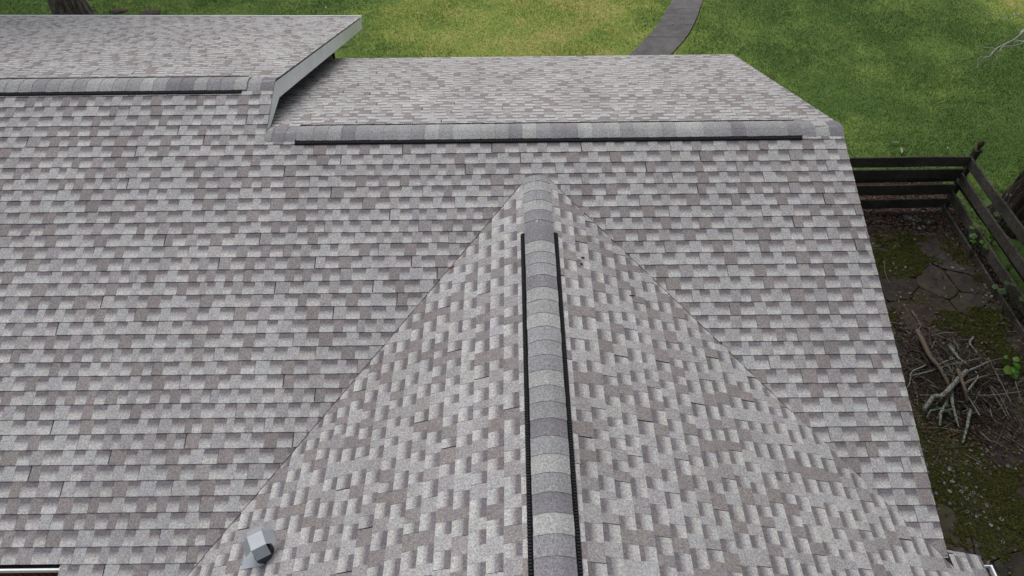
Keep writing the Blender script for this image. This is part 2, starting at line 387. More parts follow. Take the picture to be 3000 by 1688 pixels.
def lib_mesh(i):
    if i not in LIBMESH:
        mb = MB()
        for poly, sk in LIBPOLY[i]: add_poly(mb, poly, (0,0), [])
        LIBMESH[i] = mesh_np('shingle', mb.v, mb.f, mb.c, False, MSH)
    return LIBMESH[i]
PIECES = []      # (score, frame, off_u, off_v, pattern, full?, mb)
def lay(fr, regions, s_first, k0, k1, u0, u1, seed):
    r = random.Random(seed)
    for k in range(k0, k1):
        vb = -(s_first+k*E_); off = (k*.31+r.uniform(-.06,.06)) % 1.; u = u0-1+off
        while u < u1:
            wob = r.uniform(-.0035,.0035)
            i = r.randrange(len(LIB)); gap = .004 if r.random() < .8 else .010
            mb = MB(); full = False; any_ = False
            for reg in regions:
                hps = [(a,b,c-a*u-b*(vb+wob)) for a,b,c in reg]
                cor = [(0,0),(LEN,0),(LEN,E_+.012),(0,E_+.012)]
                if any(all(a*x+b*y > c for x,y in cor) for a,b,c in hps): continue
                if all(a*x+b*y <= c for a,b,c in hps for x,y in cor): full = any_ = True; break
                for poly, sk in LIBPOLY[i]:
                    q = poly
                    for hp in hps:
                        q = clip3(q, hp)
                        if len(q) < 3: break
                    if len(q) >= 3: add_poly(mb, q, (0,0), hps); any_ = True
            if any_:
                c = fr @ Vector((u+.5, vb+.07, 0)); z = (c-CAM).dot(cf)
                n = fr.to_3x3().col[2]; area = abs(n.dot((c-CAM).normalized()))/max(z,.1)**2
                px = PW/2+FPX*(c-CAM).dot(cr)/z; py = PH/2-FPX*(c-CAM).dot(cu)/z
                if not (-60 < px < PW+60 and -20 < py < PH+40): area = 0
                if not full: area *= .5
                PIECES.append((area, fr, u, vb+wob, i, full, mb))
            u += LEN+gap
lay(FN, R_NEAR, S0, -7, 46, -15, 0, 1)
lay(FF, R_FAR, .13, 0, 32, 0, 7.2, 2)
lay(FU, R_UP, .13, 0, 46, -XU, 18, 3)
lay(FL, R_L, .10, 0, 33, min(suL*0,suL*YB), max(suL*0,suL*YB), 4)
lay(FR, R_R, .10, 0, 30, min(suR*0,suR*YB), max(suR*0,suR*YB), 5)
PIECES.sort(key=lambda q: -q[0])
# ------------------------------------------------------------------ house
house = empty('house', (-7, 0, GZ), 'single-storey house under weathered grey laminated shingle roofs with a cross gable', 'house')
HI = Matrix.Translation((7, 0, -GZ))                             # keeps parts in world coordinates
def hpart(o, parent=None):
    o.parent = parent or house
    if parent is None: o.matrix_local = HI @ (Matrix.Translation(o.location) if o.type == 'EMPTY' else Matrix.Identity(4))
    return o
# roof decks (solid slabs under the shingles)
def deck(mb, fr, poly, th=.10, gap=.004):
    """poly in (u,v) ccw; a slab below the shingle surface"""
    a = [fr @ Vector((u,v,-gap)) for u,v in poly]; b = [fr @ Vector((u,v,-th)) for u,v in poly]
    mb.face(a); mb.face(list(reversed(b)))
    for i in range(len(a)): j = (i+1)%len(a); mb.face([b[i],b[j],a[j],a[i]])
mb = MB()
def region_poly(reg):
    q = [(-60,-60),(60,-60),(60,60),(-60,60)]
    for a,b,c in reg: q = clip(q, a, b, c)
    return q
for fr, regs in ((FN,R_NEAR),(FF,R_FAR),(FU,R_UP),(FL,R_L),(FR,R_R)):
    for reg in regs:
        reg2 = [(a,b,c-.018*math.hypot(a,b)) if not (b == 1 and a == 0) and not (abs(a)==1 and b==0) else (a,b,c-(.045 if abs(a)==1 else 0)) for a,b,c in reg]
        q = region_poly(reg2)
        if len(q) > 2: deck(mb, fr, q)
roof = hpart(mb.build('roof', MDECK))
N_OBJ = 300
stuff = MB()
for rank, (area, fr, u, v, i, full, pm) in enumerate(PIECES):
    Mx = fr @ Matrix.Translation((u, v, 0))
    if rank < N_OBJ:
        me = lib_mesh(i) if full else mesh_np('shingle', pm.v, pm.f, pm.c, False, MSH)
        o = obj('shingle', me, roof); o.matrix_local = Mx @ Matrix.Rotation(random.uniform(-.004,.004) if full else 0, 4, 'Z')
    else:
        if full:
            src = MB()
            for poly, sk in LIBPOLY[i]: add_poly(src, poly, (0,0), [])
        else: src = pm
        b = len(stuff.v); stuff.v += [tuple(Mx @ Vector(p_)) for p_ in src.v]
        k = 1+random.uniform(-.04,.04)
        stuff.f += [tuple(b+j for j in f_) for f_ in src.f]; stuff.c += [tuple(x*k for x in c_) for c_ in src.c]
o = hpart(stuff.build('shingle_courses', MSH)); o['kind'] = 'stuff'
# ridge vents and caps
def ridge_line(a, b, sl1, sl2, vents, name_cap_dir, cap_hw=.148, ex=.159, start=0., vw=.027):
    """a->b ridge line (Vector); side1/side2: (horizontal unit vector, slope). vents: list of (t0,t1) metres along a->b"""
    a, b = Vector(a), Vector(b); d = (b-a).normalized(); Ltot = (b-a).length
    up = Vector((0,0,1))
    def prof(w, lift, flat):
        """point at signed half width w (side chosen by sign), metres above the roof planes"""
        side, sl = (sl1 if w < 0 else sl2); x = abs(w)
        z = -x*sl+lift
        z -= flat*max(0, 1-x/.05)**2*.05*sl                                     # rounded crest
        return side*x+up*z
    for (t0, t1) in vents:
        v = MB()
        for sgn, (side, sl) in ((-1,sl1),(1,sl2)):
            ax = (d, (side-up*sl).normalized(), None); nrm = ax[0].cross(ax[1]); nrm = nrm if nrm.z > 0 else -nrm
            axes = (ax[0], ax[1], nrm); mid = a+d*((t0+t1)/2)
            c0 = mid+(side*.162-up*(.162*sl)); v.box(c0+nrm*.008, ((t1-t0)/2,vw,.009), axes, (.5,.5,.5))
            c1 = mid+(side*.10-up*(.10*sl)); v.box(c1+nrm*.005, ((t1-t0)/2,.045,.006), axes, (.8,.8,.8))
            n_ = int((t1-t0)/.024)
            for k in range(n_):
                c2 = a+d*(t0+.012+k*.024)+(side*.168-up*(.168*sl)); v.box(c2+nrm*.0185, (.0055,.015,.0042), axes, (4.,4.,4.2))
        hpart(v.build('ridge_vent', MBLACK))
    tt = start; rr = random.Random(11+int(Ltot*10))
    while tt < Ltot-.02:
        e = min(tt+ex+.03, Ltot); onv = any(t0-.03 < tt+ex/2 < t1+.02 for t0, t1 in vents)
        lift = .0225 if onv else .011
        base = rr.choice([(.275,.280,.287),(.225,.223,.240),(.198,.192,.212),(.325,.335,.335),(.26,.265,.277)]); kk = rr.uniform(.94,1.06); base = tuple(x*kk for x in base); kk = rr.uniform(.9,1.06)
        base2 = tuple(x*kk for x in base)
        ws = [-cap_hw*rr.uniform(.985,1.02),-.10,-.05,-.02,.02,.05,.10,cap_hw*rr.uniform(.985,1.02)]
        m_ = MB(); lo = lift+.0045; hi = lift
        rows = []
        for (q, lf) in ((tt, lo), (e, hi)):
            rows.append([a+d*q+prof(w, lf-(.006 if abs(w) > .13 else 0), 1.) for w in ws])
        for k in range(len(ws)-1):
            cs = [base, base, base2, base2]
            m_.face([rows[0][k],rows[0][k+1],rows[1][k+1],rows[1][k]], cs)
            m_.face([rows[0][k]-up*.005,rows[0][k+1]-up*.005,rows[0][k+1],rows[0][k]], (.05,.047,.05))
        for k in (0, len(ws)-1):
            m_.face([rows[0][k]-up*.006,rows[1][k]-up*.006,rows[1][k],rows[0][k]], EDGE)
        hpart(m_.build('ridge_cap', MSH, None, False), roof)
        tt += ex
PYv, MYv = Vector((0,1,0)), Vector((0,-1,0))
# low wing: caps lapped from the right rake towards the high wing
ridge_line((.004,0,0), (-6.60,0,0), (MYv,math.tan(TH)), (PYv,math.tan(THF)), [(.484,6.244)], 1)
ridge_line((XU+.004,YU,HU), (-17.0,YU,HU), (MYv,math.tan(TH)), (PYv,math.tan(THF)), [(.375,10.2)], 1)
y_ap = ZC/math.tan(TH)
ridge_line((XC,YB,ZC), (XC,YTOP-.004,ZC), (Vector((-1,0,0)),TL), (Vector((1,0,0)),TR), [(.3,-1.545-YB)], 1, vw=.021)
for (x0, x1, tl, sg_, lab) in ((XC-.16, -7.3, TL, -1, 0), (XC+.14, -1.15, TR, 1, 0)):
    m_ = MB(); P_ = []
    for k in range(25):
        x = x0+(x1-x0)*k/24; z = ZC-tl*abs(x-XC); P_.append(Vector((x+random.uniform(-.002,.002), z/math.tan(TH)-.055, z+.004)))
    m_.tube(P_, .005, 5, (1,1,1)); hpart(m_.build('valley_shadow_bead', MVSHADE))  # thin dark bead added to draw the shadow line of the valley cut
# white rake boards of the high wing, drip edge, soffit, gable wall
def board(name, mat, a, b, drop, x0, x1, parent=None, d2=None):
    """vertical board following a->b in the YZ plane between x0 and x1"""
    m_ = MB(); a, b = Vector(a), Vector(b); d2 = drop if d2 is None else d2
    P = [[Vector((x,a.y,a.z)),Vector((x,b.y,b.z)),Vector((x,b.y,b.z-d2)),Vector((x,a.y,a.z-drop))] for x in (x0,x1)]
    m_.face(P[1]); m_.face(list(reversed(P[0])))
    for i in range(4): j = (i+1)%4; m_.face([P[0][i],P[0][j],P[1][j],P[1][i]])
    return hpart(m_.build(name, mat), parent)
pk = (0, YU, HU-.022); nb = (0, -.02, -.02*math.tan(TH)-.022); fb = (0, 5.955, HU-(5.955-YU)*math.tan(THF)-.022)
board('rake_board', MWHITE, pk, fb, .205, XU-.034, XU-.004, None, .205)
board('rake_board', MWHITE, nb, (0, YU-.003, HU-.022), .03, XU-.034, XU-.004, None, .205)
sf = MB()
for (a, b) in ((pk, fb),):
    sf.face([(XU-.036,a[1],a[2]-.10),(XU-.036,b[1],b[2]-.10),(XU-.52,b[1],b[2]-.10),(XU-.52,a[1],a[2]-.10)])
hpart(sf.build('soffit', MSOFFIT))
def wall(name, pts, mat, th):
    """pts: list of (x,y,z) outer face ; th: offset vector inward"""
    m_ = MB(); a = [Vector(p_) for p_ in pts]; b = [p_+Vector(th) for p_ in a]
    m_.face(a); m_.face(list(reversed(b)))
    for i in range(len(a)): j = (i+1)%len(a); m_.face([a[i],b[i],b[j],a[j]])
    o = m_.build(name, mat); me = o.data; uv = me.uv_layers.new(name='UV')
    for l_ in me.loops:
        c_ = me.vertices[l_.vertex_index].co; uv.data[l_.index].uv = (c_.x+c_.y, c_.z)
    return hpart(o)
wx = XU-.52
wall('gable_wall', [(wx,-.1,-.16),(wx,YU,HU-.11),(wx,5.5,HU-(5.5-YU)*math.tan(THF)-.11),(wx,5.5,GZ),(wx,-.1,GZ)], MBRICKW, (-.15,0,0))
yw = EAVE_S*math.cos(TH)-.42
wall('gable_wall', [(-.32,-4.0,GZ),(-.32,3.85,GZ),(-.32,3.85,-3.85*math.tan(THF)-.11),(-.32,0,-.11),(-.32,-4.0,-4.0*math.tan(TH)-.11)], MBRICKW, (-.15,0,0))
wall('rear_wall', [(wx-.2,3.85,GZ),(-.32,3.85,GZ),(-.32,3.85,-1.45),(wx-.2,3.85,-1.45)], MBRICKW, (0,-.15,0))
wall('rear_wall', [(-17,5.5,GZ),(wx,5.5,GZ),(wx,5.5,-1.55),(-17,5.5,-1.75)], MBRICKW, (0,-.15,0))
wall('wing_wall', [(.02,-4.45,GZ),(.02,-9.2,GZ),(.02,-9.2,-1.62),(.02,-4.45,-1.62)], MBRICKW, (-.15,0,0))
wall('wing_wall', [(-.32,-4.45,GZ),(.02,-4.45,GZ),(.02,-4.45,-1.62),(-.32,-4.45,-1.62)], MBRICKW, (0,-.15,0))
wall('wing_wall', [(-7.4,-4.0,GZ),(-7.4,-9.2,GZ),(-7.4,-9.2,-1.9),(-7.4,-4.0,-1.9)], MBRICKW, (.15,0,0))
# rake trim of the low wing and its far eave
board('rake_trim', MWHITE, (0,-4.36,-4.36*math.tan(TH)-.022), (0,-.004,-.022), .12, -.03, -.012)
board('rake_trim', MWHITE, (0,.004,-.022), (0,4.19,-4.19*math.tan(THF)-.022), .12, -.03, -.012)
def gutter(name, a, b, out, w=.11, h=.10, debris=True):
    """open trough from a to b; out = horizontal unit vector away from the eave"""
    a, b, out = Vector(a), Vector(b), Vector(out); d = (b-a).normalized(); up = Vector((0,0,1)); L_ = (b-a).length; mid = (a+b)/2
    m_ = MB(); ax = (d, out, up)
    m_.box(mid+out*.004-up*h/2, (L_/2,.004,h/2), ax); m_.box(mid+out*w/2-up*(h-.004), (L_/2,w/2-.009,.004), ax)
    m_.box(mid+out*(w-.004)-up*(h/2), (L_/2,.004,h/2), ax); m_.box(mid+out*(w-.008)-up*.006, (L_/2-.003,.008,.0075), ax)
    for e in (a, b): m_.box(e+out*w/2-up*(h/2), (.004,w/2+.004,h/2-.002), ax)
    g_ = hpart(m_.build(name, MWHITE))
    if debris:
        q = MB(); n_ = max(2,int(L_/.12))
        for k in range(n_):
            c = a+d*(L_*(k+.5)/n_)+out*w*.45-up*(h*.62); q.box(c, (L_/n_*.5,w*.36,h*.16), ax, (1,1,1), .008)
        q.build('gutter_debris', MDIRT, g_)
    return g_
gutter('gutter', (-14.6,-EAVE_S*math.cos(TH)+.045,-EAVE_S*sT-.02), (XG-.012,-EAVE_S*math.cos(TH)+.045,-EAVE_S*sT-.02), (0,-1,0), .088, .05)
ey = 5.955; 
gutter('gutter', (XU-.02,ey+.03,HU-(ey-YU)*math.tan(THF)-.03), (-18.0,ey+.03+.085*11.4,HU-(ey-YU+.085*11.4)*math.tan(THF)-.03), (0,1,0), .10)
xe = .375
gutter('gutter', (xe-.015,-4.42,ZC-TR*(xe-XC)-.002), (xe-.015,-9.4,ZC-TR*(xe-XC)-.002), (1,0,0), .09)
# brick wall under the left eave: soldier courses
wl_ = MB(); wl_.box((-11.0,-3.90,-3.0), (3.3,.09,1.0)); wl_ = hpart(wl_.build('eave_wall', MMORTAR))
bm_ = MB(); bm_.box((0,0,0), (.0325,.02,.1)); brick_me = mesh_np('brick', bm_.v, bm_.f, bm_.c, False, MBRICK)
for r_ in range(4):
    for k in range(48):
        o = obj('brick', brick_me, wl_); o.matrix_local = Matrix.Translation((-11.55+k*.0775+(r_%2)*.02, -3.998+random.uniform(-.002,.002), -2.2-r_*.21))
# roof vent on the left cross slope
vb_ = FL @ Vector((suL*-4.45, -(-5.905-XC)/-math.cos(aL), 0)); vb_ = Vector((-5.885, -4.44, ZC-TL*(5.885+XC)))
vent = hpart(empty('roof_vent', vb_)); vent['label'] = 'grey metal roof vent hood on a dark round collar'
nL = FL.to_3x3().col[2]; uL = FL.to_3x3().col[1]; lL = FL.to_3x3().col[0]
m_ = MB(); m_.box(nL*.008-uL*.10, (.10,.115,.003), (lL,uL,nL)); m_.build('flashing', MMETAL, vent)
m_ = MB(); prof_ = [(.084,.0),(.084,.045),(.076,.06),(.066,.066),(.066,.112),(.062,.114),(.062,.07)]
sg = 28; b0 = len(m_.v)
for (r_, h_) in prof_:
    for k in range(sg):
        a = 2*math.pi*k/sg; x, y = r_*math.cos(a), r_*math.sin(a); m_.v.append((x, y, h_ if h_ > 0 else -.05+0))
for i in range(len(prof_)-1):
    for k in range(sg):
        k2 = (k+1)%sg; m_.f.append((b0+i*sg+k,b0+i*sg+k2,b0+(i+1)*sg+k2,b0+(i+1)*sg+k)); m_.c += [(1,1,1)]*4
m_.build('collar', MRUBBER, vent, True)
hood = MB(); ang = math.radians(27); hx, hy = Vector((math.cos(ang),math.sin(ang),0)), Vector((-math.sin(ang),math.cos(ang),0)); up = Vector((0,0,1))
tz = .205; hw = .062; fl = .104; dip = math.radians(48); off = Vector((-.025,.03,0))
tilt = Matrix.Rotation(math.radians(10), 4, Vector((1,0,0)))
def T(p_): return off+up*tz+(tilt @ (hx*p_[0]+hy*p_[1]+up*p_[2]))
th_ = .0025
top = [(-hw,-hw),(hw,-hw),(hw,hw),(-hw,hw)]
def plate(q):
    hood.face([T(p_) for p_ in q]); hood.face([T((p_[0],p_[1],p_[2]-th_)) for p_ in reversed(q)])
    for i in range(len(q)):
        p1, p2 = q[i], q[(i+1)%len(q)]; hood.face([T((p1[0],p1[1],p1[2]-th_)),T((p2[0],p2[1],p2[2]-th_)),T(p2),T(p1)])
plate([(x,y,0) for x,y in top])
ox, oz = hw+fl*math.cos(dip), -fl*math.sin(dip)
plate([(-hw,-hw,0),(-hw,-ox,oz),(hw,-ox,oz),(hw,-hw,0)]); plate([(hw,-hw,0),(ox,-hw,oz),(ox,hw,oz),(hw,hw,0)])
plate([(hw,hw,0),(hw,ox,oz),(-hw,ox,oz),(-hw,hw,0)]); plate([(-hw,hw,0),(-ox,hw,oz),(-ox,-hw,oz),(-hw,-hw,0)])
hood.build('hood', MMETAL, vent)
m_ = MB(); m_.tube([up*.06+off*.2, up*(tz-.035)+off*.8], .04, 16); m_.build('pipe', MRUBBER, vent, True)
# ------------------------------------------------------------------ fence
fence = empty('board_fence', (4.2, 3.0, GZ), 'dark weathered four-board timber fence turning a corner around the mossy patio', 'fence')
FI = Matrix.Translation((-4.2,-3.0,-GZ))
def fpart(mb, name):
    o = mb.build(name, MWOOD, fence, matrix=FI); return o
def fboard(a, b, z, h, th, k):
    """board from a to b (xy) with top at z"""
    a, b = Vector((*a,0)), Vector((*b,0)); d = (b-a).normalized(); n_ = Vector((-d.y,d.x,0)); m_ = MB(); N = 6; rows = []
    for i in range(N+1):
        p_ = a.lerp(b, i/N); sag = random.uniform(-.006,.006)
        rows.append([p_+n_*th/2+Vector((0,0,z+sag)), p_-n_*th/2+Vector((0,0,z+sag)), p_-n_*th/2+Vector((0,0,z-h+sag)), p_+n_*th/2+Vector((0,0,z-h+sag))])
    for i in range(N):
        for j in range(4): j2 = (j+1)%4; m_.face([rows[i][j],rows[i+1][j],rows[i+1][j2],rows[i][j2]], (k,k,k))
    m_.face(list(reversed(rows[0])), (k,k,k)); m_.face(rows[N], (k,k,k)); return fpart(m_, 'board')
for z in (-2.735,-2.995,-3.345,-3.675): fboard((-.1,3.0), (4.13,3.02), z, .20, .03, random.uniform(1.0,1.3))
for z in (-3.215,-3.51): fboard((-.1,3.135), (4.3,3.15), z, .16, .028, .85)
for z in (-2.765,-3.115,-3.50,-3.855): fboard((4.15,3.06), (4.15,.35), z, .18 if z > -3.8 else .14, .035, random.uniform(1.7,2.1))
for z in (-2.765,-3.115,-3.50,-3.855): fboard((4.15,.34), (4.13,-2.4), z, .18 if z > -3.8 else .14, .035, random.uniform(1.7,2.1))
for z in (-2.765,-3.115,-3.50,-3.855): fboard((4.13,-2.41), (4.1,-5.4), z, .18 if z > -3.8 else .14, .035, random.uniform(1.7,2.1))
for z in (-2.93,-3.33): fboard((4.285,3.05), (4.28,-5.4), z, .14, .028, .8)
def post(x, y, fin):
    m_ = MB(); k = .9; m_.box((x,y,(GZ-.3-2.66)/2), (.045,.045,(-2.66-GZ+.3)/2), None, (k,k,k)); o = fpart(m_, 'post')
    if fin:
        q = MB(); q.box((x,y,-2.645), (.06,.06,.014), None, (1.2,1.1,1)); b0 = len(q.v); sg_ = 14
        pr_ = [(.03,-2.631),(.022,-2.60),(.03,-2.58),(.046,-2.555),(.052,-2.52),(.045,-2.485),(.025,-2.46),(.003,-2.45)]
        for r_, h_ in pr_:
            for i in range(sg_): q.v.append((x+r_*math.cos(2*math.pi*i/sg_), y+r_*math.sin(2*math.pi*i/sg_), h_))
        for i in range(len(pr_)-1):
            for j in range(sg_): j2 = (j+1)%sg_; q.f.append((b0+i*sg_+j,b0+i*sg_+j2,b0+(i+1)*sg_+j2,b0+(i+1)*sg_+j)); q.c += [(1.3,1.1,.9)]*4
        q.build('finial', MWOOD, o)
post(4.22, 3.078, True); post(4.215, .345, False); post(4.21, -2.4, False); post(1.95, 3.07, False)
# ------------------------------------------------------------------ trees
def trunk_mesh(base, top, r0, r1, lean=0, flare=1.55, rows=46, seg=72, seed=1, ridges=19):
    r = np.random.default_rng(seed); base = np.array(base); top = np.array(top); V = []; ph = r.uniform(0,6.28,8)
    for i in range(rows):
        f_ = (i/(rows-1)); c = base+(top-base)*f_; c[0] += .05*math.sin(3*f_+ph[0]); c[1] += .05*math.sin(4*f_+ph[1])
        h = f_*np.linalg.norm(top-base); rad = r0+(r1-r0)*f_+r0*(flare-1)*math.exp(-h/.35)
        for k in range(seg):
            a = 2*math.pi*k/seg
            w = 1+.035*math.sin(ridges*a+1.5*math.sin(h*2.3+ph[2])+ph[3])+.03*math.sin((ridges*.63//1)*a+2*math.sin(h*1.7+ph[4]))+.02*math.sin(5*a+h+ph[5])
            w += .10*math.exp(-h/.3)*math.sin(5*a+ph[6]); w += r.uniform(-.012,.012)
            V.append((c[0]+rad*w*math.cos(a), c[1]+rad*w*math.sin(a), c[2]))
    idx = []
    for i in range(rows-1):
        for k in range(seg): k2 = (k+1)%seg; idx.append((i*seg+k,i*seg+k2,(i+1)*seg+k2,(i+1)*seg+k))
    return V, idx
def crown_mesh(name, clumps, nleaf, size, c1, c2, seed):
    """leaf quads spread through many overlapping clumps: clumps (x,y,z,r)"""
    r = np.random.default_rng(seed); per = nleaf//len(clumps); P = []; 
    for (x,y,z,R0) in clumps:
        d = r.normal(size=(per,3)); d /= np.linalg.norm(d,axis=1)[:,None]; rad = R0*r.uniform(.25,1,per)**.6
        P.append(np.array([x,y,z])+d*rad[:,None]*np.array([1,1,.7]))
    P = np.concatenate(P); n = len(P)
    a = r.normal(size=(n,3)); a /= np.linalg.norm(a,axis=1)[:,None]; b = np.cross(a, r.normal(size=(n,3))); b /= np.linalg.norm(b,axis=1)[:,None]
    s = size*r.uniform(.6,1.3,n)[:,None]
    V = np.stack([P-a*s, P+b*s*.55, P+a*s, P-b*s*.55],1).reshape(-1,3); idx = np.arange(n*4).reshape(n,4)
    f_ = r.uniform(0,1,(n,1)); cols = np.array(c1)*f_+np.array(c2)*(1-f_)
    return mesh_fast(name, V, idx, 4, cols, MLEAF)
def crown_clumps(c, R, n, seed, zs=.6):
    r = np.random.default_rng(seed); out = []
    for _ in range(n):
        d = r.normal(size=3); d /= np.linalg.norm(d); q = r.uniform(.2,1)**.5
        out.append((c[0]+d[0]*R*q, c[1]+d[1]*R*q, c[2]+d[2]*R*q*zs, r.uniform(.22,.36)*R))
    return out
def limbs(mb, src, clumps, r0, seed, n=9):
    r = random.Random(seed)
    for q in r.sample(clumps, n):
        a = Vector(src); b = Vector(q[:3]); m1 = a.lerp(b,.45)+Vector((r.uniform(-.4,.4),r.uniform(-.4,.4),r.uniform(.2,.8)))
        pts = spline([a, m1, b], 5); mb.tube(pts, [r0*(1-.85*i/(len(pts)-1)) for i in range(len(pts))], 8, (1,1,1), .06)
def tree(name, base, top, r0, r1, cc, CR, label, seed, nleaf, n_cl=34, size=.2, kcol=(1,1,1)):
    t_ = empty(name, base, label, 'tree', 'big shade trees'); inv = Matrix.Translation(-Vector(base))
    V, idx = trunk_mesh((base[0],base[1],base[2]-.25), top, r0, r1, seed=seed)
    mb = MB(); mb.v = [tuple(v) for v in V]; mb.f = [tuple(f_) for f_ in idx]; mb.c = [kcol]*(len(idx)*4)
    cl = crown_clumps(cc, CR, n_cl, seed)
    limbs(mb, top, cl, r1*.7, seed)
    mb.build('trunk', MBARK, t_, True, inv)
    obj('unseen_shade_crown', crown_mesh('unseen_shade_crown', cl, nleaf, size, (.03,.075,.012), (.06,.12,.022), seed), t_, inv)  # crown stays out of view; sized and filled for the shade it casts
    return t_, inv
tL, iL = tree('shade_tree', (-14.95,10.55,GZ), (-15.25,11.0,3.2), .40, .30, (-15.5,12.0,8.0), 5.2, 'thick grey furrowed tree trunk rising from the lawn behind the high roof', 3, 9000, 30, .22, (2.6,2.55,2.6))
tR, iR = tree('shade_tree', (5.52,2.75,GZ), (6.0,2.9,3.4), .44, .36, (9.0,2.2,6.9), 7.6, 'dark furrowed tree trunk with lichen spots beside the fence corner', 5, 85000, 70, .25, (.75,.72,.7))
# lichen spots on its bark
m_ = MB()
for (px, py) in ((2948,575),(2955,570),(2965,572),(2950,580),(2985,588),(2970,600)):
    c = depth_pt(px, py, 12.2); v = ray(px,py); ox, oy = 5.52-CAM.x, 2.75-CAM.y
    # meet the trunk cylinder
    A_ = v.x**2+v.y**2; Bq = -(v.x*ox+v.y*oy); Cq = ox*ox+oy*oy-.43**2; D = Bq*Bq-A_*Cq
    if D > 0:
        q = CAM+v*((-Bq-math.sqrt(D))/A_); n_ = Vector((q.x-5.52,q.y-2.75,0)).normalized(); tx = n_.cross(Vector((0,0,1))); k = random.uniform(.02,.045)
        m_.face([q+n_*.03+tx*(k*math.cos(a)*random.uniform(.7,1.2))+Vector((0,0,k*math.sin(a)*random.uniform(.7,1.2))) for a in [i*.785 for i in range(8)]], (.22,.23,.22))
if m_.f: m_.build('lichen', MLICHEN, tR, False, iR)
# bare dead branch of that tree, reaching over the lawn
def zp(x, y, dep, ox=2750, oy=0, sc=4.832): return depth_pt(ox+x/sc, oy+y/sc, dep)
bb = MB(); K = (.42,.42,.40); D0 = 11.8
def twig(pts, r0, r1, dz=0):
    q = spline([zp(x,y,D0+d) for x,y,d in pts], 3); bb.tube(q, [r0+(r1-r0)*i/(len(q)-1) for i in range(len(q))], 6, K, .12)
root = Vector((5.85,2.85,1.6)); tip0 = zp(1208,450,D0); 
bb.tube(spline([root, root.lerp(tip0,.5)+Vector((.45,.1,.35)), zp(1330,360,D0+.1), tip0],4), [.06,.055,.05,.046,.042,.04,.036,.033,.03,.027,.024,.022,.02], 8, K, .08)
twig([(1208,450,0),(1070,565,.05),(940,630,.05),(820,690,.1),(760,750,.1),(715,805,.1),(640,825,.1),(590,890,.15),(520,1000,.2)], .019, .004)
twig([(1330,360,.1),(1208,590,-.1),(1070,650,-.1),(920,660,0),(870,720,0),(850,790,.05),(790,860,.05),(740,930,.1)], .014, .003)
twig([(1208,590,-.1),(1130,580,0),(1050,570,.05)], .010, .007); twig([(820,690,.1),(700,678,.15),(630,672,.2),(550,655,.2)], .009, .003)
twig([(715,805,.1),(640,800,.15),(570,820,.2),(545,880,.2),(525,915,.25)], .008, .003); twig([(630,700,.2),(600,730,.2),(565,755,.25)], .004,.002)
twig([(940,630,.05),(860,720,.05),(830,800,.1),(800,850,.1)], .007, .002); twig([(520,845,.2),(450,872,.25),(395,885,.3)], .004, .002)
twig([(1400,420,.1),(1280,300,.1),(1208,258,.1),(1110,210,.1),(1000,235,.15),(900,237,.15),(800,212,.2),(700,186,.2),(590,173,.2)], .012, .003)
twig([(1110,210,.1),(1095,185,.1),(1070,165,.1)], .006,.003); twig([(1330,600,0),(1208,675,0),(1135,712,.1)], .006,.003)
twig([(715,805,.1),(712,850,.1),(700,870,.1)], .005,.002)
bb.build('dead_branch', MBARE, tR, True, iR)['label'] = 'bare pale dead branch hanging over the lawn'
# surface roots and a stone near the far-left trunk
for (px, py, sc, lab) in ((262,32,.14,'small weathered stump knot on the lawn right beside the furrowed trunk'),(345,34,.17,'dark exposed root hump in the lawn between trunk and roof ridge end'),(440,40,.2,'brown bark lump lying at the lawn edge above the shingles')):
    c = ground(px,py); m_ = MB(); N = 12
    for i in range(5):
        f_ = i/4
        for k in range(N):
            a = 2*math.pi*k/N; rr = sc*math.cos(f_*1.4)*random.uniform(.75,1.15); m_.v.append((rr*1.5*math.cos(a), rr*math.sin(a), sc*.42*math.sin(f_*1.5)-.015))
    for i in range(4):
        for k in range(N): k2=(k+1)%N; m_.f.append((i*N+k,i*N+k2,(i+1)*N+k2,(i+1)*N+k)); m_.c += [(1.3,1.25,1.2)]*4
    m_.f.append(tuple(4*N+k for k in range(N))); m_.c += [(1.3,1.25,1.2)]*N
    o = m_.build('bark_lump', MBARK, None, True); o.location = c; tag(o, lab, 'root')
